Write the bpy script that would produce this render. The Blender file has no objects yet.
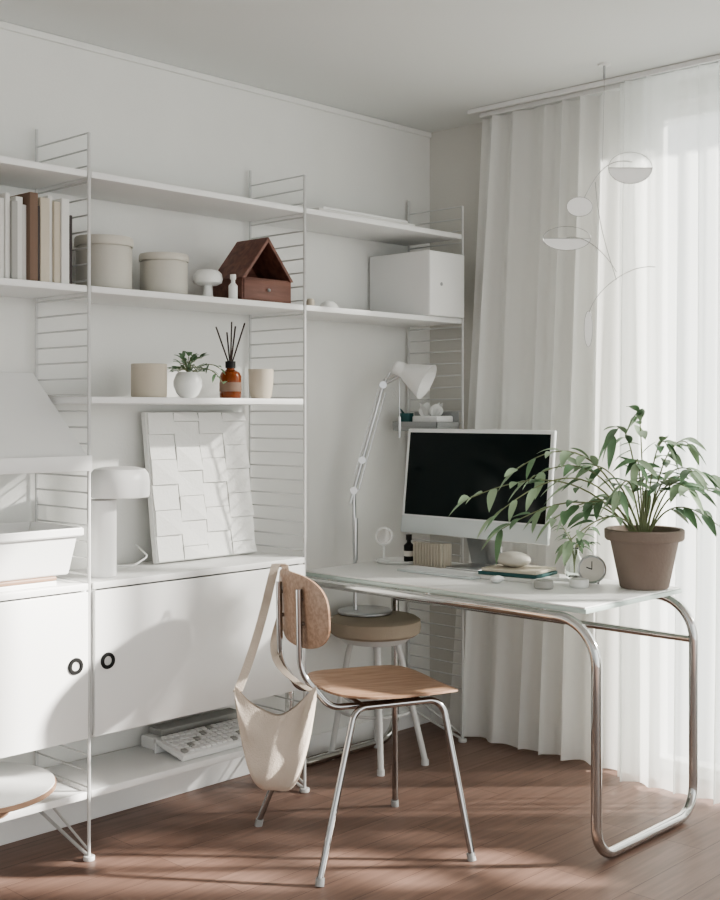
import bpy, bmesh, math, random
from mathutils import Vector, Matrix, Quaternion
random.seed(4)
V=Vector
# ------------------------------------------------------------ materials
def mat(name,col,rough=.5,metal=0,bump=0,bscale=40,var=0,vscale=5,trans=0,spec=.5,alpha=1,ior=1.45):
    m=bpy.data.materials.new(name); m.use_nodes=True
    n=m.node_tree.nodes; l=m.node_tree.links; p=n['Principled BSDF']
    p.inputs['Base Color'].default_value=(*col,1); p.inputs['Roughness'].default_value=rough
    p.inputs['Metallic'].default_value=metal; p.inputs['Transmission Weight'].default_value=trans
    p.inputs['Specular IOR Level'].default_value=spec; p.inputs['Alpha'].default_value=alpha
    p.inputs['IOR'].default_value=ior
    if bump or var:
        tc=n.new('ShaderNodeTexCoord'); nz=n.new('ShaderNodeTexNoise')
        nz.inputs['Scale'].default_value=bscale; nz.inputs['Detail'].default_value=3
        l.new(tc.outputs['Object'],nz.inputs['Vector'])
        if bump:
            b=n.new('ShaderNodeBump'); b.inputs['Strength'].default_value=bump; b.inputs['Distance'].default_value=.004
            l.new(nz.outputs['Fac'],b.inputs['Height']); l.new(b.outputs['Normal'],p.inputs['Normal'])
        if var:
            n2=n.new('ShaderNodeTexNoise'); n2.inputs['Scale'].default_value=vscale
            l.new(tc.outputs['Object'],n2.inputs['Vector'])
            r=n.new('ShaderNodeValToRGB')
            r.color_ramp.elements[0].position=.3; r.color_ramp.elements[1].position=.7
            r.color_ramp.elements[0].color=(*[c*(1-var) for c in col],1)
            r.color_ramp.elements[1].color=(*[min(1,c*(1+var)) for c in col],1)
            l.new(n2.outputs['Fac'],r.inputs['Fac']); l.new(r.outputs['Color'],p.inputs['Base Color'])
    return m
def wood(name,c1,c2,rough=.45,scale=(3,40,40),rot=0):
    m=bpy.data.materials.new(name); m.use_nodes=True
    n=m.node_tree.nodes; l=m.node_tree.links; p=n['Principled BSDF']
    p.inputs['Roughness'].default_value=rough
    tc=n.new('ShaderNodeTexCoord'); mp=n.new('ShaderNodeMapping'); mp.inputs['Scale'].default_value=scale
    rr=n.new('ShaderNodeMapping'); rr.inputs['Rotation'].default_value=(0,0,rot)
    nz=n.new('ShaderNodeTexNoise'); nz.inputs['Scale'].default_value=1.5; nz.inputs['Detail'].default_value=7; nz.inputs['Distortion'].default_value=.4
    r=n.new('ShaderNodeValToRGB'); r.color_ramp.elements[0].color=(*c1,1); r.color_ramp.elements[1].color=(*c2,1)
    r.color_ramp.elements[0].position=.38; r.color_ramp.elements[1].position=.62
    l.new(tc.outputs['Object'],rr.inputs['Vector']); l.new(rr.outputs['Vector'],mp.inputs['Vector']); l.new(mp.outputs['Vector'],nz.inputs['Vector'])
    l.new(nz.outputs['Fac'],r.inputs['Fac']); l.new(r.outputs['Color'],p.inputs['Base Color'])
    return m
M={}
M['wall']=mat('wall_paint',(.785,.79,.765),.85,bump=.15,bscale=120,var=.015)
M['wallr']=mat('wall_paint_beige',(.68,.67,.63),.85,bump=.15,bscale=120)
M['ceil']=mat('ceiling_paint',(.76,.78,.765),.9,bump=.1,bscale=90)
M['white']=mat('white_lacquer',(.825,.83,.82),.38,var=.01)
M['shelf']=mat('shelf_white',(.85,.855,.845),.42)
M['wire']=mat('white_wire',(.62,.625,.615),.4)
M['chrome']=mat('chrome',(.62,.62,.61),.10,1)
M['chrome2']=mat('chrome_chair',(.42,.42,.42),.08,1)
M['alu']=mat('aluminium',(.62,.63,.64),.28,1)
M['black']=mat('black_plastic',(.012,.012,.012),.5,spec=.3)
M['screen']=mat('screen_glass',(.006,.012,.012),.12,spec=.2)
M['bezel']=mat('bezel_white',(.80,.82,.82),.4)
M['chin']=mat('chin_silver',(.62,.67,.67),.4)
M['cream']=mat('cream_ceramic',(.56,.54,.485),.45,bump=.1,bscale=60,var=.03)
M['creamlid']=mat('cream_lid',(.60,.575,.515),.5)
M['beigecup']=mat('beige_stoneware',(.56,.505,.42),.55,var=.04)
M['pen']=mat('ribbed_beige',(.46,.42,.35),.6)
M['cer']=mat('white_ceramic',(.81,.82,.80),.3)
M['plaster']=mat('plaster_relief',(.84,.845,.82),.8,bump=.3,bscale=90)
M['canvas']=mat('canvas_cloth',(.60,.52,.445),.9,bump=.5,bscale=250,var=.05,vscale=12)
M['cushion']=mat('stool_cushion',(.40,.34,.27),.85,bump=.3,bscale=200)
M['terra']=mat('clay_pot',(.25,.20,.17),.85,bump=.4,bscale=60,var=.1,vscale=8)
M['soil']=mat('soil',(.06,.045,.035),.95,bump=1,bscale=80)
M['leaf']=mat('leaf_green',(.15,.255,.14),.42,var=.3,vscale=9)
M['leaf2']=mat('leaf_pale',(.32,.43,.28),.45,var=.2,vscale=9)
M['stem']=mat('stem_green',(.20,.23,.12),.6)
M['twig']=mat('dark_reed',(.045,.03,.025),.8)
M['amber']=mat('amber_glass',(.22,.05,.008),.08,trans=.4)
M['glass']=mat('clear_glass',(.92,.96,.94),.03,trans=1)
M['glassedge']=mat('frosted_glass_edge',(.55,.65,.61),.2,spec=.5)
M['desktop']=mat('matte_white_desktop',(.84,.845,.83),.35,spec=.4)
M['label']=mat('paper_label',(.75,.72,.66),.7)
M['teal']=mat('teal_cloth',(.03,.10,.10),.6)
M['grey']=mat('grey_metal',(.36,.37,.37),.45)
M['seatw']=wood('oak_plywood',(.285,.175,.115),(.40,.265,.185),.42,(5,55,55),.4)
M['walnut']=wood('walnut',(.12,.05,.036),(.20,.093,.068),.5,(3,30,30))
M['board']=wood('tray_wood',(.30,.19,.13),(.38,.25,.17),.5)
# curtain
def curtain_mat(name,col,transp,diff=.45):
    m=bpy.data.materials.new(name); m.use_nodes=True
    n=m.node_tree.nodes; l=m.node_tree.links; n.clear()
    o=n.new('ShaderNodeOutputMaterial'); d=n.new('ShaderNodeBsdfDiffuse'); t=n.new('ShaderNodeBsdfTranslucent')
    tr=n.new('ShaderNodeBsdfTransparent'); a=n.new('ShaderNodeMixShader'); b=n.new('ShaderNodeMixShader')
    tc=n.new('ShaderNodeTexCoord'); wv=n.new('ShaderNodeTexNoise'); wv.inputs['Scale'].default_value=300
    bp=n.new('ShaderNodeBump'); bp.inputs['Strength'].default_value=.2; bp.inputs['Distance'].default_value=.002
    l.new(tc.outputs['Object'],wv.inputs['Vector']); l.new(wv.outputs['Fac'],bp.inputs['Height'])
    l.new(bp.outputs['Normal'],d.inputs['Normal'])
    d.inputs['Color'].default_value=(*col,1); t.inputs['Color'].default_value=(*col,1)
    a.inputs['Fac'].default_value=1-diff; l.new(d.outputs[0],a.inputs[1]); l.new(t.outputs[0],a.inputs[2])
    b.inputs['Fac'].default_value=transp; l.new(a.outputs[0],b.inputs[1]); l.new(tr.outputs[0],b.inputs[2])
    l.new(b.outputs[0],o.inputs[0]); return m
M['curt']=curtain_mat('curtain_linen',(.93,.935,.915),.10,.68)
M['sheer']=curtain_mat('curtain_sheer',(.87,.89,.87),.26,.55)
# floor
def floor_mat():
    m=bpy.data.materials.new('laminate_floor'); m.use_nodes=True
    n=m.node_tree.nodes; l=m.node_tree.links; p=n['Principled BSDF']
    tc=n.new('ShaderNodeTexCoord')
    br=n.new('ShaderNodeTexBrick'); br.inputs['Scale'].default_value=1; br.inputs['Brick Width'].default_value=1.15
    br.inputs['Row Height'].default_value=.125; br.inputs['Mortar Size'].default_value=.0012
    br.offset=.37; br.inputs['Bias'].default_value=0
    br.inputs['Color1'].default_value=(.205,.132,.105,1); br.inputs['Color2'].default_value=(.255,.170,.138,1)
    br.inputs['Mortar'].default_value=(.11,.067,.052,1)
    l.new(tc.outputs['Object'],br.inputs['Vector'])
    mp=n.new('ShaderNodeMapping'); mp.inputs['Scale'].default_value=(2.2,30,1)
    nz=n.new('ShaderNodeTexNoise'); nz.inputs['Scale'].default_value=1.6; nz.inputs['Detail'].default_value=7; nz.inputs['Roughness'].default_value=.6
    l.new(tc.outputs['Object'],mp.inputs['Vector']); l.new(mp.outputs['Vector'],nz.inputs['Vector'])
    r=n.new('ShaderNodeValToRGB'); r.color_ramp.elements[0].position=.3; r.color_ramp.elements[1].position=.7
    r.color_ramp.elements[0].color=(.76,.75,.74,1); r.color_ramp.elements[1].color=(1.14,1.12,1.10,1)
    l.new(nz.outputs['Fac'],r.inputs['Fac'])
    mx=n.new('ShaderNodeMix'); mx.data_type='RGBA'; mx.blend_type='MULTIPLY'; mx.inputs[0].default_value=1
    l.new(br.outputs['Color'],mx.inputs[6]); l.new(r.outputs['Color'],mx.inputs[7])
    l.new(mx.outputs[2],p.inputs['Base Color']); p.inputs['Roughness'].default_value=.42; p.inputs['Specular IOR Level'].default_value=.35
    b=n.new('ShaderNodeBump'); b.inputs['Strength'].default_value=.2; b.inputs['Distance'].default_value=.0015
    l.new(br.outputs['Fac'],b.inputs['Height']); b.invert=True; l.new(b.outputs['Normal'],p.inputs['Normal'])
    return m
M['floor']=floor_mat()

# ------------------------------------------------------------ builder
class B:
    def __init__(s,name): s.name=name; s.bm=bmesh.new(); s.mats=[]
    def mi(s,k):
        if k not in s.mats: s.mats.append(k)
        return s.mats.index(k)
    def merge(s,t,k):
        i=s.mi(k)
        for f in t.faces: f.material_index=i
        me=bpy.data.meshes.new('tmp'); t.to_mesh(me); t.free(); s.bm.from_mesh(me); bpy.data.meshes.remove(me)
    def box(s,x0,x1,y0,y1,z0,z1,k,bev=0,M4=None,seg=2):
        t=bmesh.new(); bmesh.ops.create_cube(t,size=1)
        for v in t.verts: v.co=V(((x0+x1)/2+v.co.x*(x1-x0),(y0+y1)/2+v.co.y*(y1-y0),(z0+z1)/2+v.co.z*(z1-z0)))
        if bev: bmesh.ops.bevel(t,geom=t.edges[:],offset=bev,segments=seg,affect='EDGES',profile=.5)
        if M4: t.transform(M4)
        s.merge(t,k)
    def cyl(s,p0,p1,r,k,r2=None,seg=20,bev=0):
        p0=V(p0);p1=V(p1);d=p1-p0; t=bmesh.new()
        bmesh.ops.create_cone(t,cap_ends=True,segments=seg,radius1=r,radius2=r if r2 is None else r2,depth=d.length)
        if bev:
            es=[e for e in t.edges if abs(e.verts[0].co.z-e.verts[1].co.z)<1e-6]
            bmesh.ops.bevel(t,geom=es,offset=bev,segments=3,affect='EDGES',profile=.5)
        t.transform(Matrix.Translation((p0+p1)/2)@d.to_track_quat('Z','Y').to_matrix().to_4x4()); s.merge(t,k)
    def sph(s,c,r,k,sc=(1,1,1),seg=20):
        t=bmesh.new(); bmesh.ops.create_uvsphere(t,u_segments=seg,v_segments=seg//2,radius=r)
        for v in t.verts: v.co=V((v.co.x*sc[0]+c[0],v.co.y*sc[1]+c[1],v.co.z*sc[2]+c[2]))
        s.merge(t,k)
    def lathe(s,prof,c,k,seg=32,M4=None):
        t=bmesh.new(); rings=[]
        for r,z in prof:
            if r<1e-5: rings.append([t.verts.new((0,0,z))])
            else: rings.append([t.verts.new((r*math.cos(a*2*math.pi/seg),r*math.sin(a*2*math.pi/seg),z)) for a in range(seg)])
        for a,b in zip(rings,rings[1:]):
            for j in range(seg):
                j2=(j+1)%seg
                if len(a)==1 and len(b)==1: continue
                if len(a)==1: t.faces.new((a[0],b[j],b[j2]))
                elif len(b)==1: t.faces.new((a[j],a[j2],b[0]))
                else: t.faces.new((a[j],a[j2],b[j2],b[j]))
        bmesh.ops.recalc_face_normals(t,faces=t.faces)
        if M4: t.transform(M4)
        t.transform(Matrix.Translation(V(c))); s.merge(t,k)
    def tube(s,pts,r,k,seg=10,closed=False,rb=None):
        pts=[V(p) for p in pts]; n=len(pts); t=bmesh.new(); rings=[]; prev=None
        for i,p in enumerate(pts):
            if closed: d=(pts[(i+1)%n]-pts[i-1]).normalized()
            else: d=(pts[min(i+1,n-1)]-pts[max(i-1,0)]).normalized()
            if prev is None:
                a=d.cross(V((0,0,1)) if abs(d.z)<.9 else V((1,0,0))).normalized()
            else:
                a=(prev-d*prev.dot(d)).normalized()
            prev=a; b=d.cross(a)
            rr=r if rb is None else r+(rb-r)*i/(n-1)
            rings.append([t.verts.new(p+(a*math.cos(q*2*math.pi/seg)+b*math.sin(q*2*math.pi/seg))*rr) for q in range(seg)])
        m=n if closed else n-1
        for i in range(m):
            A=rings[i];Bq=rings[(i+1)%n]; off=0
            if closed and i==n-1:
                off=min(range(seg),key=lambda o:(A[0].co-Bq[o].co).length)
            for q in range(seg):
                t.faces.new((A[q],A[(q+1)%seg],Bq[(q+1+off)%seg],Bq[(q+off)%seg]))
        if not closed:
            t.faces.new(rings[0][::-1]); t.faces.new(rings[-1])
        bmesh.ops.recalc_face_normals(t,faces=t.faces); s.merge(t,k)
    def prism(s,loop,ext,k,bev=0):
        t=bmesh.new(); e=V(ext); a=[t.verts.new(V(p)) for p in loop]; b=[t.verts.new(V(p)+e) for p in loop]
        t.faces.new(a); t.faces.new(b[::-1]); n=len(a)
        for i in range(n): t.faces.new((a[i],b[i],b[(i+1)%n],a[(i+1)%n]))
        bmesh.ops.recalc_face_normals(t,faces=t.faces)
        if bev: bmesh.ops.bevel(t,geom=t.edges[:],offset=bev,segments=2,affect='EDGES')
        s.merge(t,k)
    def pad(s,c,A,Bv,N,thick,ex,k,curve=None,nr=8,ns=56):
        c=V(c);A=V(A);Bv=V(Bv);N=V(N).normalized(); t=bmesh.new()
        def layer(sg):
            cen=t.verts.new(c+N*sg*thick/2+(curve(0,0) if curve else V((0,0,0)))); rs=[]
            for i in range(1,nr+1):
                rr=i/nr; th=thick/2*(1 if i<nr else .45); ring=[]
                for j in range(ns):
                    a=2*math.pi*j/ns; ca,sa=math.cos(a),math.sin(a)
                    q=(abs(ca)**ex+abs(sa)**ex)**(-1/ex); u=ca*q*rr; v=sa*q*rr
                    ring.append(t.verts.new(c+A*u+Bv*v+N*sg*th+(curve(u,v) if curve else V((0,0,0)))))
                rs.append(ring)
            return cen,rs
        ct,rt=layer(1); cb,rbm=layer(-1)
        for cen,rs in ((ct,rt),(cb,rbm)):
            for j in range(ns):
                t.faces.new((cen,rs[0][j],rs[0][(j+1)%ns]))
                for i in range(nr-1): t.faces.new((rs[i][j],rs[i+1][j],rs[i+1][(j+1)%ns],rs[i][(j+1)%ns]))
        for j in range(ns): t.faces.new((rt[-1][j],rbm[-1][j],rbm[-1][(j+1)%ns],rt[-1][(j+1)%ns]))
        bmesh.ops.recalc_face_normals(t,faces=t.faces); s.merge(t,k)
    def leaf(s,base,d,L,w,k,droop=.25,up=V((0,0,1))):
        t=bmesh.new(); d=V(d).normalized(); sd=d.cross(up)
        if sd.length<.1: sd=d.cross(V((1,0,0)))
        sd.normalize(); nm=sd.cross(d).normalized(); rows=[]
        n=7
        for i in range(n+1):
            x=i/n; ww=w*.5*(math.sin(math.pi*min(1,x**.75))**.8 if 0<x<1 else 0)
            c=V(base)+d*L*x-V((0,0,1))*droop*L*x*x
            if ww<1e-5: rows.append([t.verts.new(c)])
            else: rows.append([t.verts.new(c+sd*ww+nm*ww*.3),t.verts.new(c),t.verts.new(c-sd*ww+nm*ww*.3)])
        for a,b in zip(rows,rows[1:]):
            if len(a)==1 and len(b)==3: t.faces.new((a[0],b[0],b[1])); t.faces.new((a[0],b[1],b[2]))
            elif len(a)==3 and len(b)==1: t.faces.new((a[0],a[1],b[0])); t.faces.new((a[1],a[2],b[0]))
            elif len(a)==3: t.faces.new((a[0],a[1],b[1],b[0])); t.faces.new((a[1],a[2],b[2],b[1]))
        s.merge(t,k)
    def finish(s,smooth=True,ang=38):
        bm=s.bm; xs=[v.co for v in bm.verts]
        lo=V((min(c.x for c in xs),min(c.y for c in xs),min(c.z for c in xs)))
        hi=V((max(c.x for c in xs),max(c.y for c in xs),max(c.z for c in xs)))
        c=(lo+hi)/2; c.z=lo.z
        bm.transform(Matrix.Translation(-c))
        me=bpy.data.meshes.new(s.name); bm.to_mesh(me); bm.free()
        for k in s.mats: me.materials.append(M[k])
        if smooth:
            me.polygons.foreach_set('use_smooth',[True]*len(me.polygons)); me.set_sharp_from_angle(angle=math.radians(ang))
        o=bpy.data.objects.new(s.name,me); o.location=c; bpy.context.scene.collection.objects.link(o); return o
def fillet(pts,r,n=8,closed=False):
    pts=[V(p) for p in pts]; out=[]; N=len(pts)
    rs=r if isinstance(r,(list,tuple)) else [r]*N
    for i,p in enumerate(pts):
        if not closed and i in (0,N-1): out.append(p); continue
        a=pts[i-1];b=pts[(i+1)%N]; da=(a-p);db=(b-p); la,lb=da.length,db.length; da.normalize();db.normalize()
        ang=da.angle(db)
        if ang>3.1: out.append(p); continue
        R=rs[i]; q=min(R/math.tan(ang/2),la*.5,lb*.5)
        R=q*math.tan(ang/2); bis=(da+db).normalized(); cen=p+bis*(R/math.sin(ang/2))
        s0=p+da*q-cen; s1=p+db*q-cen; tot=s0.angle(s1); ax=s0.cross(s1).normalized()
        for j in range(n+1): out.append(cen+Quaternion(ax,tot*j/n)@s0)
    return out
def bez(p,n=14):
    p=[V(x) for x in p]; o=[]
    for i in range(n+1):
        t=i/n; q=p[:]
        while len(q)>1: q=[a.lerp(b,t) for a,b in zip(q,q[1:])]
        o.append(q[0])
    return o

H=2.473; WY=-1.0
# ------------------------------------------------------------ room
b=B('floor'); b.box(-6,.25,-6,.15,-.08,0,'floor'); f=b.finish(False)
b=B('ceiling'); b.box(-6,.25,-6,.15,H,H+.1,'ceil'); b.finish(False)
b=B('wall_left'); b.box(-6,0,0,.15,0,H,'wall'); b.finish(False)
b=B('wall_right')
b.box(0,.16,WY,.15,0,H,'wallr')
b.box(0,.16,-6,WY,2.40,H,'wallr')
b.box(0,.16,-6,-2.0,0,.60,'wallr')  # unseen sill block, shaped to cut the sun strip off on the floor
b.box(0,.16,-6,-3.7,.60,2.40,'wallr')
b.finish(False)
b=B('baseboard_left'); b.box(-6,0,-.012,0,0,.075,'white',.003); b.finish(False)
b=B('baseboard_right'); b.box(-.012,0,WY,-.012,0,.075,'white',.003); b.finish(False)
b=B('trim_1'); b.box(-6,0,-.012,0,H-.022,H,'wall',.004); b.finish(False)
b=B('window_1')
def wframe(y0,y1,z0,z1,n):
    w=.045
    b.box(.05,.12,y0,y0+w,z0,z1,'white',.004); b.box(.05,.12,y1-w,y1,z0,z1,'white',.004)
    b.box(.05,.12,y0,y1,z0,z0+w,'white',.004); b.box(.05,.12,y0,y1,z1-w,z1,'white',.004)
    for i in range(1,n):
        yy=y0+(y1-y0)*i/n; b.box(.05,.12,yy-w*.6,yy+w*.6,z0,z1,'white',.004)
wframe(-1.88,WY,0,2.40,1)
wframe(-3.7,-1.88,.60,2.40,1)
for z in (.80,.98,1.5): b.box(.05,.09,-3.7,-1.88,z-.025,z+.025,'white',.004)  # unseen bars, these and the mullion below added to dapple the sunlight
b.box(.06,.10,-2.17,-2.13,.6,2.4,'white',.004)
b.finish(False)

# curtains
def curtain(name,k,x0,ya,yb,yab,ybb,amp,folds,ztop=2.452,ph=0,bulge=0):
    t=bmesh.new(); nu=folds*22; nv=26; g=[]
    for j in range(nv+1):
        v=j/nv; z=ztop*(1-v)+.012*v; row=[]
        for i in range(nu+1):
            u=i/nu
            y=(ya+(yb-ya)*u)*(1-v)+(yab+(ybb-yab)*u)*v
            a=2*math.pi*folds*u+ph+.8*math.sin(u*13+ph)+.45*math.sin(v*3+u*9)
            A=amp*(.8+.35*math.sin(u*11+1.3+ph))*(.7+.45*v)
            x=x0+A*math.sin(a)+.22*A*math.sin(2.3*a+v*2)+bulge*v
            y+=.010*math.cos(a)*(.6+v)
            row.append(t.verts.new((x,y,z)))
        g.append(row)
    for j in range(nv):
        for i in range(nu): t.faces.new((g[j][i],g[j][i+1],g[j+1][i+1],g[j+1][i]))
    bb=B(name); bb.merge(t,k); return bb.finish(True,180)
curtain('curtain','curt',-.11,-.37,-1.16,-.20,-1.16,.024,8)
curtain('curtain','sheer',-.185,-1.02,-1.88,-1.0,-1.88,.022,10,ph=1)
curtain('curtain','curt',-.15,-2.34,-3.9,-2.34,-3.9,.03,14,ph=2)  # unseen panel, added to narrow the sun gap to a strip
b=B('curtain_track'); b.box(-.20,-.19,-4,-.36,H-.018,H-.001,'white',.002); b.box(-.125,-.115,-4,-.36,H-.018,H-.001,'white',.002); b.finish(False)

# ------------------------------------------------------------ shelving
LX=[-2.745,-1.88,-1.015,-.155]
b=B('shelving_unit')
for X in LX:
    b.cyl((X,-.30,.012),(X,-.30,2.11),.0052,'wire',seg=8)
    b.tube([(X,-.018,2.165),(X,-.018,.10),(X,-.03,.085),(X,-.295,.012)],.0052,'wire',8)
    b.tube([(X,-.018,.16),(X,-.03,.145),(X,-.296,.03)],.004,'wire',6)
    b.cyl((X,-.30,0),(X,-.30,.014),.017,'wire',seg=16,bev=.003)
    z=.21
    while z<2.12:
        b.cyl((X,-.018,z),(X,-.30,z),.0028,'wire',seg=6); z+=.0475
def shelf(x0,x1,z,th=.02,y0=-.302,y1=-.01):
    b.box(x0+.007,x1-.007,y0,y1,z-th/2,z+th/2,'shelf',.003)
for a,c in zip(LX,LX[1:]):
    shelf(a,c,1.99); shelf(a,c,1.657)
shelf(LX[1],LX[2],1.335)
shelf(LX[0],LX[1],.19,.022); shelf(LX[1],LX[2],.19,.022)
# sloped display shelf (left bay)
a,c=LX[0]+.008,LX[1]-.008
b.prism([(a,-.012,1.42),(a,-.315,1.165),(a,-.315,1.152),(a,-.012,1.407)],(c-a,0,0),'shelf',.001)
b.box(a,c,-.33,-.315,1.13,1.175,'shelf',.003); b.box(a,c,-.315,-.02,1.13,1.142,'shelf',.002)
b.finish(True)

def cabinet(x0,x1,hx):
    b=B('storage_cabinet')
    b.box(x0,x1,-.31,-.012,.785,.805,'shelf',.003)
    b.box(x0,x1,-.30,-.012,.355,.373,'shelf',.002)
    b.box(x0,x0+.018,-.30,-.012,.36,.79,'shelf',.002); b.box(x1-.018,x1,-.30,-.012,.36,.79,'shelf',.002)
    b.box(x0+.01,x1-.01,-.025,-.012,.36,.79,'shelf')
    b.box(x0+.003,x1-.003,-.315,-.30,.358,.781,'white',.003)
    R=Matrix.Rotation(math.pi/2,4,'X')
    b.lathe([(.013,.001),(.0145,.005),(.023,.005),(.0245,.001)],(hx,-.315,.573),'black',28,R)
    b.cyl((hx,-.3165,.573),(hx,-.311,.573),.0135,'wire',seg=24)
    return b.finish()
cabinet(LX[1]+.008,LX[2]-.008,-1.826); cabinet(LX[0]+.008,LX[1]-.008,-1.935)

# ---------- books
b=B('row_of_books')
M['bk0']=mat('book_white',(.74,.74,.71),.7);M['bk1']=mat('book_cream',(.58,.53,.44),.7);M['bk2']=mat('book_brown',(.20,.135,.10),.7)
M['bk3']=mat('book_grey',(.40,.40,.38),.7);M['bk4']=mat('book_dark',(.07,.06,.06),.7);M['pages']=mat('book_pages',(.75,.70,.6),.9)
x=-1.92; cols=['bk4','bk0','bk1','bk0','bk1','bk4','bk2','bk0','bk0','bk3','bk0','bk0','bk3','bk0','bk1','bk0','bk3','bk0']
ths=[.008,.026,.020,.015,.03,.007,.026,.012,.022,.018,.014,.03,.02,.016,.02,.024,.02,.03]
hs=[.20,.245,.235,.25,.24,.215,.25,.215,.235,.22,.24,.225,.23,.245,.22,.24,.235,.23]
for cc,th,h in zip(cols,ths,hs):
    x-=th+.001; d=random.uniform(.17,.2)
    y1=-.28+random.uniform(0,.02)
    b.box(x,x+th,y1,y1+d,1.668,1.668+h,cc,.002)
    b.box(x+.002,x+th-.002,y1+.006,y1+d+.001,1.672,1.668+h+.0005,'pages')
b.finish()
# canisters
def canister(x,y,z,r,h):
    b=B('lidded_canister')
    b.lathe([(0,0),(r*.93,0),(r*.97,.006),(r*.97,h*.80),(r*.93,h*.805),(r*.93,h*.825)],(x,y,z),'cream',40)
    b.lathe([(r*.93,h*.825),(r*1.0,h*.825),(r*1.02,h*.84),(r*1.02,h*.95),(r*.98,h*.99),(r*.85,h),(0,h)],(x,y,z),'creamlid',40)
    b.finish()
canister(-1.726,-.15,1.667,.088,.17); canister(-1.505,-.16,1.667,.078,.138)
b=B('mushroom_figurine'); b.lathe([(0,0),(.017,0),(.019,.004),(.015,.03),(.014,.05),(0,.05)],(-1.357,-.2,1.667),'cer')
b.lathe([(0,.045),(.03,.047),(.046,.055),(.049,.068),(.046,.084),(.034,.096),(0,.10)],(-1.357,-.2,1.667),'cer'); b.finish()
b=B('small_bottle'); b.lathe([(0,0),(.014,0),(.015,.003),(.015,.045),(.007,.055),(.007,.065),(.010,.066),(.010,.082),(0,.083)],(-1.305,-.265,1.667),'cer'); b.finish()
# house
b=B('wooden_house_box'); x0,x1,y0,y1,z0=-1.275,-1.055,-.275,-.125,1.667
zb,za=1.746,1.885; xm=(x0+x1)/2
b.box(x0,x1,y0,y1,z0,zb,'walnut',.002); b.box(x0+.006,x1-.006,y0-.004,y0,z0+.008,zb-.008,'walnut',.001)
b.sph((xm,y0-.010,(z0+zb)/2),.006,'grey')
th=.012
def rafter(sg):
    xe=xm+sg*(x1-x0)/2*1.04
    b.prism([(xe,y0-.008,zb-.004),(xm,y0-.008,za),(xm,y0-.008,za-th*1.5),(xe-sg*th*1.2,y0-.008,zb-.004)],(0,y1-y0+.012,0),'walnut',.001)
rafter(1); rafter(-1)
b.prism([(x0+.015,y1-.012,zb),(x1-.015,y1-.012,zb),(xm,y1-.012,za-.01)],(0,.008,0),'walnut'); b.finish()
# file box
b=B('storage_box'); b.box(-.385,-.172,-.322,-.012,1.6675,1.915,'white',.004); b.box(-.382,-.175,-.325,-.321,1.67,1.912,'shelf',.0015)
R=Matrix.Rotation(math.pi/2,4,'X'); b.cyl((-.315,-.3265,1.79),(-.315,-.322,1.79),.007,'grey'); b.finish()
b=B('flat_document_case'); b.box(-.93,-.42,-.285,-.06,2.0005,2.012,'bk0',.003); b.box(-.90,-.45,-.275,-.07,2.012,2.022,'white',.003); b.finish()
b=B('paperweight'); b.lathe([(0,0),(.036,0),(.038,.006),(.030,.022),(.015,.033),(0,.035)],(-.80,-.2,1.667),'cer'); b.finish()
b=B('small_trinket_jar'); b.lathe([(0,0),(.014,0),(.015,.02),(.01,.03),(0,.03)],(-.93,-.24,1.667),'beigecup'); b.finish()
# third shelf items z=1.345
Z3=1.3455
def cup(x,y,r,h,k):
    b=B('candle_cup'); b.lathe([(0,0),(r*.94,0),(r,.005),(r,h-.002),(r*.97,h),(r*.92,h-.002),(r*.91,h-.02),(0,h-.02)],(x,y,Z3),k,36); b.finish()
cup(-1.593,-.2,.056,.105,'beigecup')
b=B('drinking_cup'); b.lathe([(0,0),(.030,0),(.036,.008),(.042,.05),(.043,.10),(.040,.10),(.038,.05),(.03,.012),(0,.012)],(-1.130,-.205,Z3),'beigecup'); b.finish()
b=B('potted_succulent'); px,py=-1.44,-.2
b.lathe([(0,0),(.022,0),(.036,.014),(.046,.038),(.046,.055),(.038,.075),(.030,.083),(.027,.08),(.034,.06),(0,.06)],(px,py,Z3),'cer')
for i in range(24):
    a=random.uniform(0,6.28); e=random.uniform(.3,1.4); d=V((math.cos(a)*math.cos(e),math.sin(a)*math.cos(e),math.sin(e)))
    L=random.uniform(.03,.08); p0=V((px,py,Z3+.07)); p1=p0+d*L+V((-.005,-.008,0))
    b.tube(bez([p0,p0+V((0,0,L*.8)),p1],5),.0014,'stem',5)
    for q in range(2): b.leaf(p1,d+V((random.uniform(-.6,.6),random.uniform(-.6,.6),-.1)),.034,.018,'leaf',.3)
for i,(dx,dz) in enumerate([(.09,-.015),(.075,.035),(-.045,.03)]):
    p=bez([(px,py,Z3+.07),(px+dx*.5,py-.05,Z3+.13),(px+dx,py-.07,Z3+.06+dz)],8); b.tube(p,.0014,'stem',5)
    for q in p[3:]: b.leaf(q,V((random.uniform(-1,1),random.uniform(-1,.3),random.uniform(-.5,.5))),.026,.015,'leaf',.3)
b.finish()
b=B('reed_diffuser'); c=(-1.278,-.22,Z3)
b.lathe([(0,0),(.033,0),(.036,.004),(.036,.072),(.03,.086),(.014,.094),(.013,.108),(0,.108)],c,'amber')
b.lathe([(.0365,.022),(.0368,.024),(.0368,.05),(.0365,.052)],c,'bk2'); b.lathe([(.0135,.10),(.017,.10),(.017,.122),(.006,.123),(0,.123)],c,'black')
for dx,dy,h in ((-.045,.02,.235),(-.02,-.03,.25),(.03,.01,.24),(.045,-.02,.25),(.01,.03,.22)):
    b.cyl((c[0],c[1],c[2]+.10),(c[0]+dx,c[1]+dy,c[2]+h),.0026,'twig',seg=6)
b.finish()
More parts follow.
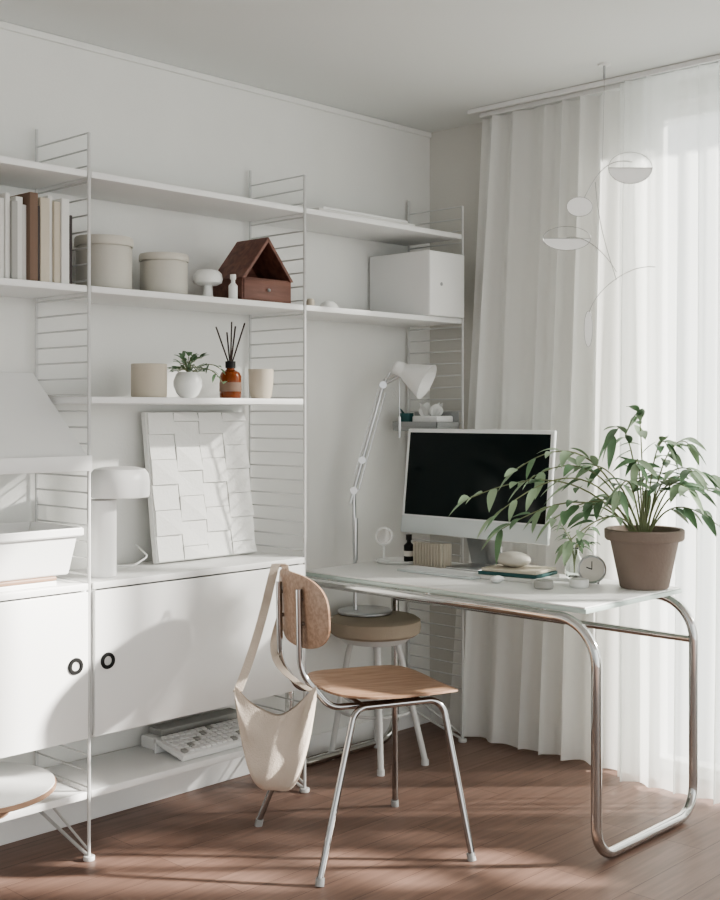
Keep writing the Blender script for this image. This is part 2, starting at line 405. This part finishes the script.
# cabinet top: mushroom lamp
ZT=.8055
b=B('table_lamp'); c=(-1.775,-.21,ZT)
b.lathe([(0,0),(.042,0),(.044,.004),(.044,.23),(0,.23)],c,'white',36)
c2=(-1.728,-.235,ZT)
b.lathe([(0,.236),(.08,.236),(.088,.238),(.090,.246),(.090,.285),(.087,.308),(.076,.322),(.05,.328),(0,.329)],c2,'white',48)
b.tube(fillet([(-1.75,-.17,ZT+.01),(-1.68,-.08,ZT+.008),(-1.60,-.13,ZT+.008),(-1.53,-.11,ZT+.03),(-1.52,-.03,ZT+.06)],.03),.003,'white',6)
b.finish()
# relief panel
b=B('plaster_relief_panel')
W,Hh=.426,.495; ang=math.atan2(.065,Hh)
Mx=Matrix.Translation((-1.50,-.115,ZT+.004))@Matrix.Rotation(-ang,4,'X')
b.box(0,W,0,.022,0,Hh,'plaster',.003,Mx)
nc,nr=4,6
for i in range(nc):
    zz=0.004; r=0
    off=(i%2)*.5
    while zz<Hh-.008:
        h=(Hh-.008)/nr
        if r==0 and off: h*=.5
        z1=min(zz+h,Hh-.004); x0=.004+i*(W-.008)/nc; x1=x0+(W-.008)/nc
        lean=.007 if (i+r)%2 else -.001; l2=.004
        t=bmesh.new(); y=-.004
        vs=[(x0+.0012,0,zz),(x1-.0012,0,zz),(x1-.0012,0,z1),(x0+.0012,0,z1)]
        fr=[(x0+.0012,y-l2,zz),(x1-.0012,y-lean-l2,zz),(x1-.0012,y-l2*(r%2),z1),(x0+.0012,y-lean,z1)]
        A=[t.verts.new(p) for p in vs]; F=[t.verts.new(p) for p in fr]
        t.faces.new(A); t.faces.new(F[::-1])
        for q in range(4): t.faces.new((A[q],F[q],F[(q+1)%4],A[(q+1)%4]))
        bmesh.ops.recalc_face_normals(t,faces=t.faces); t.transform(Mx); b.merge(t,'plaster')
        zz=z1+.002; r+=1
b.finish(False)
# left bay: tray
b=B('storage_tray'); x0,x1,y0,y1=-2.66,-1.905,-.31,-.03; zt0=.8335
def ring(z,i): return [(x0+i,y0+i,z),(x1-i,y0+i,z),(x1-i,y1-i,z),(x0+i,y1-i,z)]
t=bmesh.new(); rs=[ring(zt0,.030),ring(.944,.012),ring(.944,-.002),ring(.968,-.002),ring(.968,.006),ring(.948,.014),ring(zt0+.01,.038)]
rv=[[t.verts.new(p) for p in r] for r in rs]
for a_,b_ in zip(rv,rv[1:]):
    for q in range(4): t.faces.new((a_[q],a_[(q+1)%4],b_[(q+1)%4],b_[q]))
t.faces.new(rv[0]); t.faces.new(rv[-1]); bmesh.ops.recalc_face_normals(t,faces=t.faces)
bmesh.ops.bevel(t,geom=t.edges[:],offset=.003,segments=2,affect='EDGES'); b.merge(t,'white')
b.finish()
b=B('wooden_board'); b.box(-2.68,-1.98,-.29,-.05,ZT,.820,'white',.003); b.box(-2.68,-1.98,-.29,-.05,.8203,.832,'board',.003); b.finish()
# round tray bottom-left
b=B('round_side_tray'); c=(-2.215,-.24,.2015)
b.lathe([(0,0),(.10,0),(.102,.04),(.218,.058),(.224,.062),(.224,.074),(0,.074)],c,'board',64); b.lathe([(0,.074),(.220,.074),(.220,.0785),(0,.079)],c,'white',64); b.finish()
# keyboard leaning on bottom shelf
b=B('keyboard_in_rack'); Mx=Matrix.Translation((-1.52,-.275,.2035))@Matrix.Rotation(.20,4,'X')
b.box(0,.36,0,.145,0,.02,'white',.004,Mx)
for r in range(5):
    for q in range(15): b.box(.012+q*.0226,.012+q*.0226+.019,.012+r*.026,.012+r*.026+.021,.02,.028,'bk3' if (r*7+q)%9==0 else 'shelf',.002,Mx,1)
b.box(-1.52,-1.16,-.135,-.128,.2015,.235,'white',.002)
b.finish()
b=B('acrylic_document_tray'); b.box(-1.50,-1.08,-.10,-.03,.2015,.24,'shelf',.003); b.box(-1.47,-1.12,-.10,-.03,.24,.262,'bk3',.003); b.finish()

# ------------------------------------------------------------ desk
b=B('tubular_desk'); xf,xb,yl,yr,zt=-.900,-.33,-.10,-1.388,.699
P=[(xf,-.7,zt),(xf,yr,zt),(xf,yr,.017),(xb,yr,.017),(xb,yr,zt),(xb,yl,zt),(xb,yl,.017),(xf,yl,.017),(xf,yl,zt)]
b.tube(fillet(P,[0,.13,.09,.09,.13,.10,.09,.09,.10],10,True),.0155,'chrome',18,True)
b.cyl((xb,yr,.57),(xb,yl,.57),.012,'chrome')
b.box(-.895,-.335,-1.350,-.165,.715,.729,'glassedge',.003)
b.box(-.893,-.337,-1.345,-.167,.729,.7345,'desktop',.0015)
for yy in (-.3,-.75,-1.2):
    for xx in (xf+.004,xb): b.cyl((xx,yy,.70),(xx,yy,.716),.009,'chrome')
b.finish()
ZD=.735
# stool
b=B('round_stool'); c=V((-.57,-.215,0)); zt=.50
b.lathe([(0,zt-.03),(.155,zt-.03),(.168,zt-.02),(.172,zt),(.170,zt+.025),(.155,zt+.035),(0,zt+.037)],c,'cushion',48)
b.lathe([(0,zt-.055),(.12,zt-.055),(.145,zt-.03),(0,zt-.03)],c,'wire',40)
for a in (-131,-66,40,130):
    a=math.radians(a); d=V((math.cos(a),math.sin(a),0))
    rr=.195 if a<0 else .165
    b.tube([c+d*.085+V((0,0,zt-.05)),c+d*.10+V((0,0,zt-.1)),c+d*rr+V((0,0,.015))],.0115,'wire',12)
    b.cyl(c+d*rr,c+d*rr+V((0,0,.02)),.014,'wire')
pts=[c+V((math.cos(q*math.pi/12),math.sin(q*math.pi/12),0))*.135+V((0,0,.19)) for q in range(24)]
b.tube(pts,.006,'wire',8,True)
b.finish()
# desk lamp (stands on stool behind desk end)
b=B('articulated_desk_lamp'); zb=.5375; pb=V((-.545,-.14,zb)); post=V((-.575,-.118,zb))
b.lathe([(0,0),(.10,0),(.104,.003),(.104,.010),(.10,.013),(0,.013)],pb,'alu',48)
J1=V((-.58,-.115,1.003)); J2=V((-.455,-.15,1.404)); 
b.cyl(post,J1,.0075,'alu'); b.cyl(post+V((0,0,.2)),post+V((0,0,.36)),.010,'alu')
dirr=(J2-J1).normalized(); off=V((.69,-.724,0))*.011
b.cyl(J1-dirr*.05,J2,.007,'alu'); b.cyl(J1+off*1.6,J1+off*1.6+dirr*.39,.0030,'alu',seg=8); b.cyl(J1-off*1.2+dirr*.06,J2-off*1.2,.002,'alu',seg=8)
for J in (J1,J2,J1+dirr*.12): b.cyl(J-V((.724,.69,0))*.014,J+V((.724,.69,0))*.014,.014,'alu')
HD=V((-.412,-.235,1.452)); b.cyl(J2,HD,.0055,'alu'); b.cyl(J2+V((0,0,.02)),HD+V((0,0,.012)),.002,'alu',seg=8)
b.cyl(J2,J2+V((.02,-.02,.05)),.004,'alu')
ax=(V((.69,-.724,0))*.80+V((0,0,-.42))-V((.724,.69,0))*.30).normalized()
Mx=ax.to_track_quat('Z','Y').to_matrix().to_4x4()
b.lathe([(0,-.055),(.020,-.055),(.028,-.045),(.028,-.01),(.036,.0),(.070,.085),(.072,.089),(.069,.087),(.034,.005),(0,.0)],HD,'white',36,Mx)
b.sph(HD+ax*.045,.024,'cer')
b.cyl(HD+V((-.02,.02,-.02)),HD+V((-.02,.02,-.17)),.0012,'alu',seg=6); b.cyl(HD+V((-.02,.02,-.17)),HD+V((-.02,.02,-.25)),.005,'alu',seg=8)
b.finish()
# ladder organizer
b=B('hanging_organizer_shelf'); b.box(-.30,-.163,-.29,-.06,1.225,1.24,'grey',.003); b.box(-.30,-.295,-.29,-.06,1.24,1.262,'grey',.001); b.box(-.30,-.163,-.29,-.285,1.24,1.262,'grey',.001); b.box(-.168,-.163,-.29,-.06,1.24,1.30,'grey',.001); b.finish()
b=B('tissue_box'); b.box(-.275,-.175,-.27,-.14,1.2405,1.285,'white',.006)
for i in range(6): b.leaf((-.23+random.uniform(-.02,.02),-.2+random.uniform(-.03,.03),1.275),(random.uniform(-.5,.5),random.uniform(-.5,.5),1),.075,.055,'cer',.1)
b.finish()
b=B('teal_dish'); b.lathe([(0,0),(.02,0),(.028,.02),(.028,.055),(.025,.055),(.022,.02),(0,.008)],(-.262,-.10,1.2405),'teal'); b.leaf((-.262,-.10,1.26),(-.4,.3,1),.075,.045,'teal',.1); b.finish()

# ------------------------------------------------------------ monitor
b=B('desktop_computer')
yc=-.573; w=.672; hgt=.395; th=.014; tilt=.115
Mx=Matrix.Translation((-.452,yc,.845))@Matrix.Rotation(tilt,4,'Y')
b.box(0,th,-w/2,w/2,0,hgt,'bezel',.005,Mx)
b.box(-.0012,.0,-w/2+.003,w/2-.003,.066,hgt-.003,'bezel',.0005,Mx)
b.box(-.0026,-.001,-w/2+.015,w/2-.015,.070,hgt-.015,'screen',.0005,Mx)
b.box(-.0016,.0,-w/2+.002,w/2-.002,.002,.064,'chin',.0005,Mx)
b.prism([(-.432,yc-.075,1.00),(-.350,yc-.075,.742),(-.344,yc-.075,.742),(-.420,yc-.075,1.01)],(0,.15,0),'alu',.001)
b.box(-.50,-.343,yc-.075,yc+.075,ZD,ZD+.006,'alu',.002)
b.finish()
# desk small things
b=B('catchall_tray'); b.lathe([(0,0),(.072,0),(.082,.010),(.080,.012),(.068,.005),(0,.005)],(-.50,-.262,ZD),'cer',40); b.finish()
b=B('tabletop_mirror'); 
b.lathe([(0,0),(.025,0),(.025,.006),(.006,.012),(.005,.06),(0,.06)],(-.53,-.225,ZD+.006),'cer')
Mx=V((-.85,-.4,.25)).to_track_quat('Z','Y').to_matrix().to_4x4()
b.lathe([(0,-.006),(.032,-.006),(.036,0),(.032,.006),(0,.006)],(-.53,-.225,ZD+.098),'cer',32,Mx); b.lathe([(0,.0065),(.027,.0065),(0,.007)],(-.53,-.225,ZD+.098),'chrome',32,Mx); b.finish()
b=B('dropper_bottle'); b.lathe([(0,0),(.018,0),(.019,.003),(.019,.06),(.008,.07),(.008,.08),(.011,.08),(.011,.10),(0,.101)],(-.475,-.300,ZD+.006),'black'); b.lathe([(.0193,.02),(.0195,.04)],(-.475,-.300,ZD+.006),'label'); b.finish()
b=B('ribbed_pen_box'); x0,x1,y0,y1=-.50,-.455,-.485,-.345
for q in range(10):
    yy=y0+(q+.5)*(y1-y0)/10
    b.cyl((x0-.002,yy,ZD),(x0-.002,yy,ZD+.085),.0060,'pen',seg=12)
for q in range(4):
    xx=x0+(q+.5)*(x1-x0)/4; b.cyl((xx,y0-.002,ZD),(xx,y0-.002,ZD+.085),.0052,'pen',seg=12)
b.box(x0,x1,y0,y1,ZD,ZD+.080,'bk3',.003); b.finish()
b=B('stack_of_books'); R=Matrix.Translation((-.535,-.845,ZD))@Matrix.Rotation(.15,4,'Z')
b.box(-.085,.085,-.115,.115,0,.014,'bk0',.002,R); b.box(-.08,.08,-.11,.11,.0145,.026,'teal',.002,R); b.box(-.075,.08,-.105,.10,.0265,.037,'bk1',.002,R); b.finish()
b=B('smooth_pebble_speaker'); b.sph((-.54,-.83,ZD+.038+.026),.026,'cream',(1.9,2.5,1)); b.finish()
b=B('computer_keyboard'); b.box(-.68,-.575,-.76,-.42,ZD,ZD+.008,'chin',.003)
for r in range(5):
    for q in range(16): b.box(-.674+r*.0195,-.674+r*.0195+.016,-.752+q*.0206,-.752+q*.0206+.0175,ZD+.008,ZD+.0105,'bezel',.001,None,1)
b.finish()
b=B('computer_mouse'); b.sph((-.67,-.86,ZD+.012),.03,'bezel',(1.0,.62,.4)); b.finish()
b=B('over_ear_headphones')
cc=V((-.60,-1.045,ZD))
b.tube([cc+V((.07*math.cos(a),.075*math.sin(a),.012)) for a in [math.radians(-60+q*15) for q in range(17)]],.006,'cer',8)
for a in (-60,180): b.lathe([(0,0),(.028,0),(.032,.006),(.03,.026),(0,.03)],cc+V((.07*math.cos(math.radians(a)),.075*math.sin(math.radians(a)),0)),'cer' if a<0 else 'bk3')
b.finish()
# small round clock
b=B('round_table_clock'); cc=V((-.475,-1.10,ZD+.048)); nx=V((-.85,-.52,.12)).normalized(); Mx=nx.to_track_quat('Z','Y').to_matrix().to_4x4()
b.lathe([(0,-.012),(.040,-.012),(.046,-.006),(.047,.008),(.043,.012),(.040,.010),(.040,.004),(0,.004)],cc,'alu',40,Mx)
b.lathe([(0,.0045),(.0395,.0045)],cc,'label',40,Mx)
upv=(V((0,0,1))-nx*nx.z).normalized(); sv=nx.cross(upv)
b.cyl(cc+nx*.006,cc+nx*.006+upv*.026,.0012,'black',seg=6); b.cyl(cc+nx*.006,cc+nx*.006+sv*.018+upv*.006,.0015,'black',seg=6)
for sg in (-1,1): b.cyl(cc+sv*sg*.02-V((0,0,.048)),cc+sv*sg*.022-V((0,0,.036)),.004,'alu',seg=8)
b.finish()
# glass vase
b=B('glass_vase_with_cutting'); c=(-.42,-.995,ZD)
b.lathe([(0,.004),(.024,.004),(.032,.02),(.034,.04),(.030,.062),(.018,.082),(.015,.10),(.019,.108),(.015,.106),(.012,.10),(.015,.084),(.026,.062),(.030,.04),(.028,.02),(.02,.009),(0,.009)],c,'glass',36)
b.lathe([(0,0),(.024,0),(.024,.004),(0,.004)],c,'glass')
for i in range(7):
    a=i*.9+.3; e=V(c)+V((.05*math.cos(a),.05*math.sin(a)-.01,.12+.03*(i%3))); p=bez([V(c)+V((0,0,.02)),V(c)+V((0,0,.13)),e],8); b.tube(p,.0018,'stem',5)
    for q in p[5:]: b.leaf(q,V((math.cos(a)+random.uniform(-.5,.5),math.sin(a)+random.uniform(-.5,.5),random.uniform(-.2,.4))),.045,.022,'leaf',.5)
b.finish()
# big plant
b=B('potted_plant'); c=V((-.425,-1.265,ZD))
b.lathe([(0,0),(.074,0),(.078,.004),(.108,.15),(.110,.152),(.122,.154),(.126,.160),(.127,.186),(.122,.190),(.112,.188),(.108,.16),(0,.158)],c,'terra',56)
b.lathe([(0,.166),(.108,.164)],c,'soil',32)
rt=V((.69,-.724,0)); fw=V((.724,.69,0)); top=c+V((0,0,.165))
BR=[(-.57,.13,-.10,.26),(-.47,.03,-.08,.2),(-.38,.18,-.02,.30),(-.26,.0,-.12,.13),(-.22,.21,.02,.25),(-.10,.33,.0,.36),(-.02,.40,.0,.3),(-.30,.06,-.05,.18),
    (-.50,.08,-.16,.32),(-.42,.22,-.08,.36),
    (.06,.30,-.04,.28),(.14,.30,.0,.28),(.21,.19,-.05,.24),(.22,.04,-.06,.16),(.10,.16,-.16,.2),(-.12,.16,-.18,.22),(-.17,.07,.05,.2),(.24,.12,-.1,.22),(.02,.15,.05,.25),(-.05,.24,-.1,.25),(.10,.22,-.2,.22)]
for (dr,du,df,ctl) in BR:
    e=top+rt*dr+fw*df+V((0,0,du)); p0=top+rt*dr*.06
    p=bez([p0,p0+rt*dr*.25+V((0,0,ctl*.8)),p0.lerp(e,.6)+V((0,0,ctl*.55)),e],16)
    b.tube(p,.0036,'stem',6,rb=.0015)
    for i in range(6,17):
        q=p[i]; tg=(p[min(i+1,16)]-p[i-1]).normalized()
        if random.random()<.24: continue
        sd=tg.cross(V((0,0,1))); sd=sd.normalized() if sd.length>.05 else rt
        sg=1 if i%2 else -1
        dd=tg*.55+sd*sg*random.uniform(.3,1.0)+V((0,0,random.uniform(-.6,.4)))
        b.leaf(q,dd,random.uniform(.065,.10),random.uniform(.023,.033),random.choice(['leaf','leaf2']),random.uniform(.15,.5),up=V((random.uniform(-.5,.3),random.uniform(-.5,.3),1)).normalized())
    b.leaf(p[-1],(p[-1]-p[-3])+V((0,0,-.01)),.08,.026,'leaf2',.3)
b.finish()

# ------------------------------------------------------------ chair
b=B('dining_chair'); C=V((-1.232,-.772,0)); F=V((.921,-.389,0)); L=V((.389,.921,0)); U=V((0,0,1))
def lc(f,l,z): return C+F*f+L*l+U*z
for sg in (-1,1):
    P=[lc(.2375,sg*.262,.012),lc(.19,sg*.165,.452),lc(-.09,sg*.165,.452),lc(-.2375,sg*.262,.012)]
    b.tube(fillet(P,[0,.05,.05,0],8),.0098,'chrome2',14)
    for f_ in (.2375,-.2375): b.cyl(lc(f_,sg*.262,0),lc(f_*.985,sg*.258,.022),.0125,'grey')
    P=[lc(.10,sg*.15,.452),lc(-.15,sg*.125,.45),lc(-.228,sg*.085,.55),lc(-.232,sg*.085,.79)]
    b.tube(fillet(P,[0,.06,.12,0],8),.0092,'chrome2',14)
b.cyl(lc(.12,-.165,.452),lc(.12,.165,.452),.009,'chrome2'); b.cyl(lc(-.06,-.165,.452),lc(-.06,.165,.452),.009,'chrome2')
b.pad(lc(.068,0,.474),F*.205,L*.205,U,.015,3.6,'seatw',lambda u,v:U*(.010*v*v-.022*max(0,u-.6)**2*4+.012*max(0,-u)**2-.004))
tb=(U*.995-F*.06).normalized()
b.pad(lc(-.208,0,.722),L*.20,tb*.108,F,.013,3.0,'seatw',lambda u,v:F*(.035*u*u-.01))
for sg in (-1,1):
    for z in (.69,.76): b.cyl(lc(-.232,sg*.085,z),lc(-.205,sg*.085,z),.006,'chrome2')
ch=b.finish()
# bag
b=B('canvas_shoulder_bag')
bc=V((-1.555,-.745,0)); t=bmesh.new(); nu,nv=32,18; fr=[];bk=[]
for i in range(nu+1):
    s_=-1+2*i/nu; zt_=.525-.085*(1-abs(s_)**1.7); zb_=.222+.26*abs(s_)**3.4
    zt_=max(zt_,zb_+.012); r1=[];r2=[]
    for j in range(nv+1):
        v=j/nv; z=zt_+(zb_-zt_)*v
        wob=.007*math.sin(s_*7+v*5)+.004*math.sin(v*12+s_*5)
        thk=.055*math.sqrt(max(0,1-s_*s_))*math.sin(math.pi*min(1,(.10+v*.90)))**.55*(.35+.65*v) if v<1 else 0
        p=bc+rt*(.116*s_)+U*z
        r1.append(t.verts.new(p-fw*(thk+wob))); r2.append(t.verts.new(p+fw*(thk-wob)))
    fr.append(r1);bk.append(r2)
for i in range(nu):
    for j in range(nv):
        t.faces.new((fr[i][j],fr[i+1][j],fr[i+1][j+1],fr[i][j+1])); t.faces.new((bk[i][j],bk[i][j+1],bk[i+1][j+1],bk[i+1][j]))
bmesh.ops.remove_doubles(t,verts=t.verts,dist=.0008); bmesh.ops.recalc_face_normals(t,faces=t.faces); b.merge(t,'canvas')
def strap(pts,wv,th=.003):
    pts=[V(p) for p in pts]; t=bmesh.new(); rows=[]
    for i,p in enumerate(pts):
        d=(pts[min(i+1,len(pts)-1)]-pts[max(i-1,0)]).normalized(); n=d.cross(V(wv)).normalized()*th/2; w_=V(wv)/2
        rows.append([t.verts.new(p+w_+n),t.verts.new(p-w_+n),t.verts.new(p-w_-n),t.verts.new(p+w_-n)])
    for a_,c_ in zip(rows,rows[1:]):
        for q in range(4): t.faces.new((a_[q],a_[(q+1)%4],c_[(q+1)%4],c_[q]))
    t.faces.new(rows[0][::-1]); t.faces.new(rows[-1]); bmesh.ops.recalc_face_normals(t,faces=t.faces); b.merge(t,'canvas')
hook=lc(-.208,.145,.835)
tl=bc-rt*.108+U*.505; tr_=bc+rt*.106+U*.505
strap(bez([tl,tl.lerp(hook,.5)+rt*.015,hook-F*.03-U*.04,hook-F*.012],14)+[hook+F*.004,hook+F*.016-U*.006],rt*.026)
P=[hook+F*.016-U*.006,hook+F*.028-U*.05,lc(-.175,.16,.70),lc(-.18,.225,.64),lc(-.245,.17,.58),lc(-.29,.08,.55),tr_]
strap(P[:1]+bez(P,18)[1:],rt*.022)
b.finish()

# ------------------------------------------------------------ mobile
b=B('hanging_mobile'); O=V((-.36,-1.075,0)); sc=4.05/1201
def mp(px,py,df=0): return O+rt*((px-605)*sc)+fw*df+U*(1.3-(py-412)*sc)
M['mob']=mat('mobile_white',(.93,.93,.92),.4); M['mobw']=mat('mobile_steel',(.42,.42,.41),.35,.5)
b.cyl((O.x,O.y,H-.006),(O.x,O.y,H),.02,'white'); b.cyl((O.x,O.y,H-.006),(O.x,O.y,H-.05),.004,'grey'); b.tube([V((O.x,O.y,H-.05)),mp(604,130),mp(603,162)],.0007,'mobw',5)
b.tube(bez([mp(578,214),mp(588,190),mp(600,165),mp(612,158),mp(633,162)],16),.0016,'mobw',6)
b.tube(bez([mp(596,182),mp(598,205),mp(600,232),mp(612,262),mp(617,280)],16),.0014,'mobw',6)
b.tube(bez([mp(567,238),mp(590,232),mp(612,262),mp(617,272)],16),.0014,'mobw',6)
b.tube(bez([mp(656,267),mp(630,264),mp(612,282),mp(596,292),mp(590,312)],16),.0014,'mobw',6)
def half(px,py,r,df=0,full=False,a0=180,a1=360,ry=.85):
    n=20; lp=[mp(px+r*math.cos(math.radians(a0+(a1-a0)*q/n)),py-ry*r*math.sin(math.radians(a0+(a1-a0)*q/n)),df) for q in range(n+1)]
    if full: lp=lp[:-1]
    b.prism(lp,fw*.002,'mob')
    b.tube([mp(px+r*math.cos(math.radians(q*15)),py-ry*r*math.sin(math.radians(q*15)),df) for q in range(24)],.0011,'mobw',5,True)
    if not full: b.tube([mp(px-r,py,df-.002),mp(px+r,py,df-.002)],.0011,'mobw',5)
half(631,168,22,ry=.72); half(568,238,24,ry=.50,df=.01); half(580,207,13,full=True,a0=0,df=-.005,ry=.75)
b.prism([mp(589+4.2*math.cos(q*.3142),329-18*math.sin(q*.3142)) for q in range(20)],fw*.002,'mob')
b.tube([mp(589+4.2*math.cos(q*.3142),329-18*math.sin(q*.3142)) for q in range(20)],.0010,'mobw',5,True)
b.finish(False)

# ------------------------------------------------------------ light
w=bpy.data.worlds.new('world'); bpy.context.scene.world=w; w.use_nodes=True
n=w.node_tree.nodes; l=w.node_tree.links; bg=n['Background']
tc=n.new('ShaderNodeTexCoord'); dt=n.new('ShaderNodeVectorMath'); dt.operation='DOT_PRODUCT'
dt.inputs[1].default_value=V((.80,-.60,.05)).normalized()
l.new(tc.outputs['Generated'],dt.inputs[0]); mr=n.new('ShaderNodeMapRange')
mr.inputs[1].default_value=-.5; mr.inputs[2].default_value=.8; mr.inputs[3].default_value=.55; mr.inputs[4].default_value=2.25
l.new(dt.outputs['Value'],mr.inputs[0]); l.new(mr.outputs[0],bg.inputs[1])
bg.inputs[0].default_value=(.965,.985,.975,1)
sd=bpy.data.lights.new('sun','SUN'); sd.energy=13; sd.angle=math.radians(2.4); sd.color=(1,.955,.89)
so=bpy.data.objects.new('sun',sd); so.rotation_euler=V((-1,1,-.62)).to_track_quat('-Z','Y').to_euler(); so.location=(2,-4,4)
bpy.context.scene.collection.objects.link(so)
sc_=bpy.context.scene
sc_.view_settings.view_transform='AgX'; sc_.view_settings.look='AgX - Medium High Contrast'; sc_.view_settings.exposure=.30
# camera
cd=bpy.data.cameras.new('camera'); cd.sensor_fit='HORIZONTAL'; cd.sensor_width=36; cd.lens=60.05; cd.shift_y=-38/720
co=bpy.data.objects.new('camera',cd); co.location=(-3.859,-3.272,1.30)
co.rotation_euler=(math.pi/2,0,math.atan2(-.724,.690)); bpy.context.scene.collection.objects.link(co); sc_.camera=co
